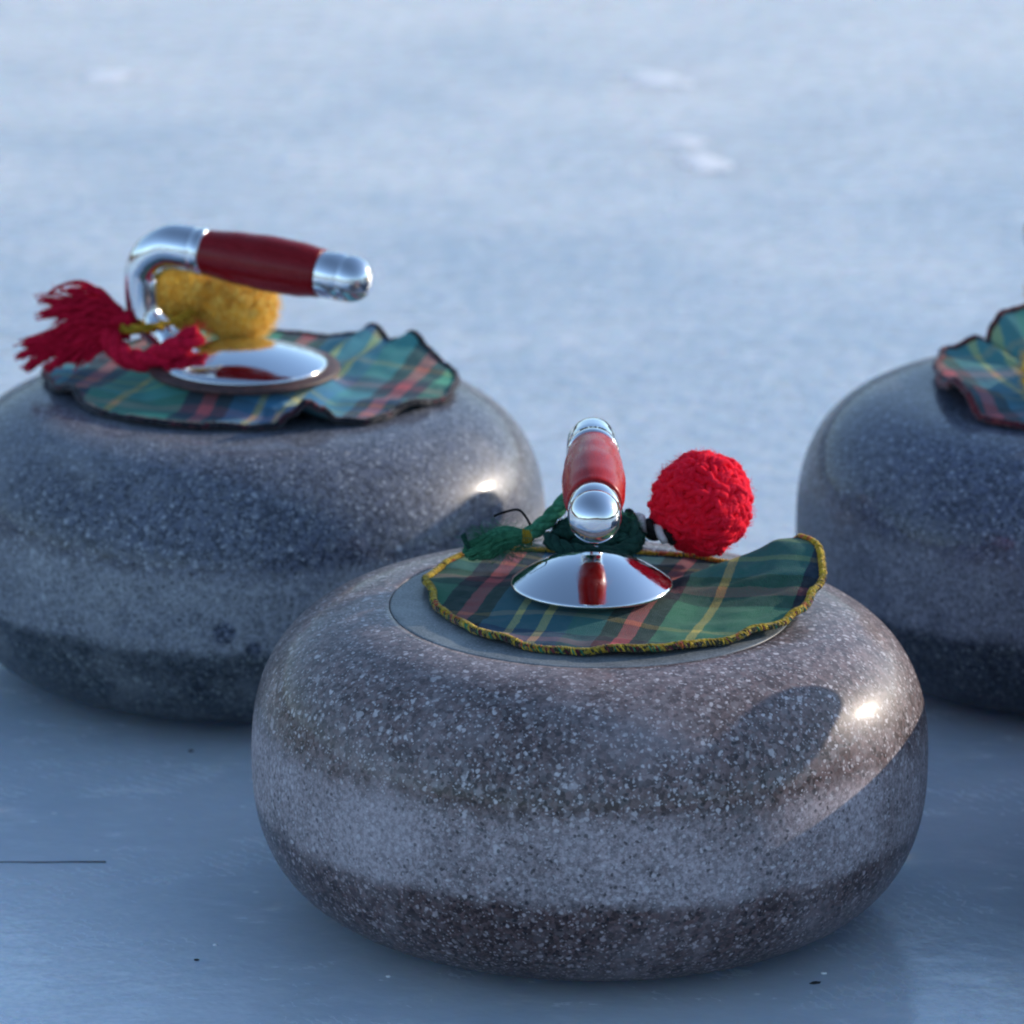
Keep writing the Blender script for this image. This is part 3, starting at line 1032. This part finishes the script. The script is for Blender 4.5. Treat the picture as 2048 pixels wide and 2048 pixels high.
N = NT("dark grit"); MAT['grit'] = N.set(Base_Color=N.mix(N.noise(N.coord(), 900), (0.012, 0.012, 0.014), (0.04, 0.036, 0.032)), Roughness=0.8)
N = NT("hoar frost"); MAT['frost'] = N.set(Base_Color=N.mix(N.noise(N.coord(), 500), (0.93, 0.93, 0.94), (0.98, 0.98, 0.98)), Roughness=0.7, Subsurface_Weight=0.0)
for i, (x, y, r, el, lab) in enumerate((
        (-0.165, -0.078, 0.00085, 1.5, "black speck of grit on the ice near the bottom left edge"),
        (0.094, -0.098, 0.0011, 2.2, "dark speck of grit on the ice below the right side of the brown stone"),
        (-0.182, 0.193, 0.0011, 1.2, "dark speck of grit in the shade in front of the grey stone"))):
    blob("grit_speck", x, y, r, MAT['grit'], lab, "grit", "dark specks of grit on the ice", 3 + i, 0.5, el, 0.3 * i)
def frost_patch(name, x, y, r, mat, label, cat, group, seed, elong=1.0, rz=0.0):
    """a thin scab of frost: ragged outline, a millimetre high, feathering out"""
    bm = bmesh.new()
    n = 40
    rings = []
    for q, (f, h) in enumerate(((1.0, 0.0002), (0.8, 0.0007), (0.45, 0.0010))):
        ring = []
        for k in range(n):
            a = 2 * math.pi * k / n
            d = Vector((math.cos(a), math.sin(a), 0))
            w = r * f * (1 + 0.45 * mn.noise(d * 1.6 + Vector((seed, 0, 0))) + 0.25 * mn.noise(d * 5 + Vector((seed, 4, 0))))
            ring.append(bm.verts.new((d.x * w * elong, d.y * w, h)))
        rings.append(ring)
    c = bm.verts.new((0, 0, 0.0010))
    for a, b in zip(rings, rings[1:]):
        for k in range(n):
            bm.faces.new((a[k], a[(k + 1) % n], b[(k + 1) % n], b[k]))
    for k in range(n):
        bm.faces.new((rings[-1][k], rings[-1][(k + 1) % n], c))
    o = obj(name, bm, mat, loc=(x, y, 0.0))
    o.rotation_euler.z = rz
    tag(o, label, cat, group)
    return o


for i, (x, y, r, el, lab) in enumerate((
        (-0.158, -0.060, 0.0010, 1.0, "white frost crumb on the ice at bottom left beside a black speck"),
        (0.098, -0.0865, 0.0010, 1.4, "white frost crumb on the ice beside the dark speck at bottom right"),
        (-0.084, -0.095, 0.0009, 1.2, "white frost crumb on the ice at the foot of the brown stone"),
        (-0.318, 1.632, 0.0150, 1.2, "white frost patch on the ice far behind, at top left of the photo"),
        (0.076, 1.451, 0.0150, 0.9, "round white frost patch on the ice, brightest spot of the background"),
        (0.091, 1.389, 0.0150, 1.7, "long white frost patch on the ice just below the brightest background spot"),
        (0.064, 1.640, 0.0170, 1.5, "pale frost patch on the ice near the top middle of the photo"))):
    if y > 1:
        frost_patch("frost_patch", x, y, r, MAT['frost'], lab, "frost patch", "white patches of frost on the far ice", 20 + i, el, 0.5 * i - 0.6)
    else:
        blob("frost_crumb", x, y, r, MAT['frost'], lab, "frost crumb", "white crumbs of frost on the near ice", 20 + i, 0.4, el, 0.5 * i - 0.6)

bm = bmesh.new()
tube(bm, catmull([(-0.300, 0.0380, 0.0004, .00028), (-0.272, 0.0389, 0.0003, .00030), (-0.255, 0.0398, 0.0004, .00026), (-0.240, 0.0401, 0.0003, .00034), (-0.226, 0.0410, 0.0003, .00036), (-0.211, 0.0411, 0.0004, .00044)], 8), 5)
N = NT("thread fibre"); MAT['thread'] = N.set(Base_Color=(0.07, 0.055, 0.055, 1), Roughness=0.9)
tag(obj("thread", bm, MAT['thread']), "thin dark thread lying straight on the ice at the left edge", "thread")
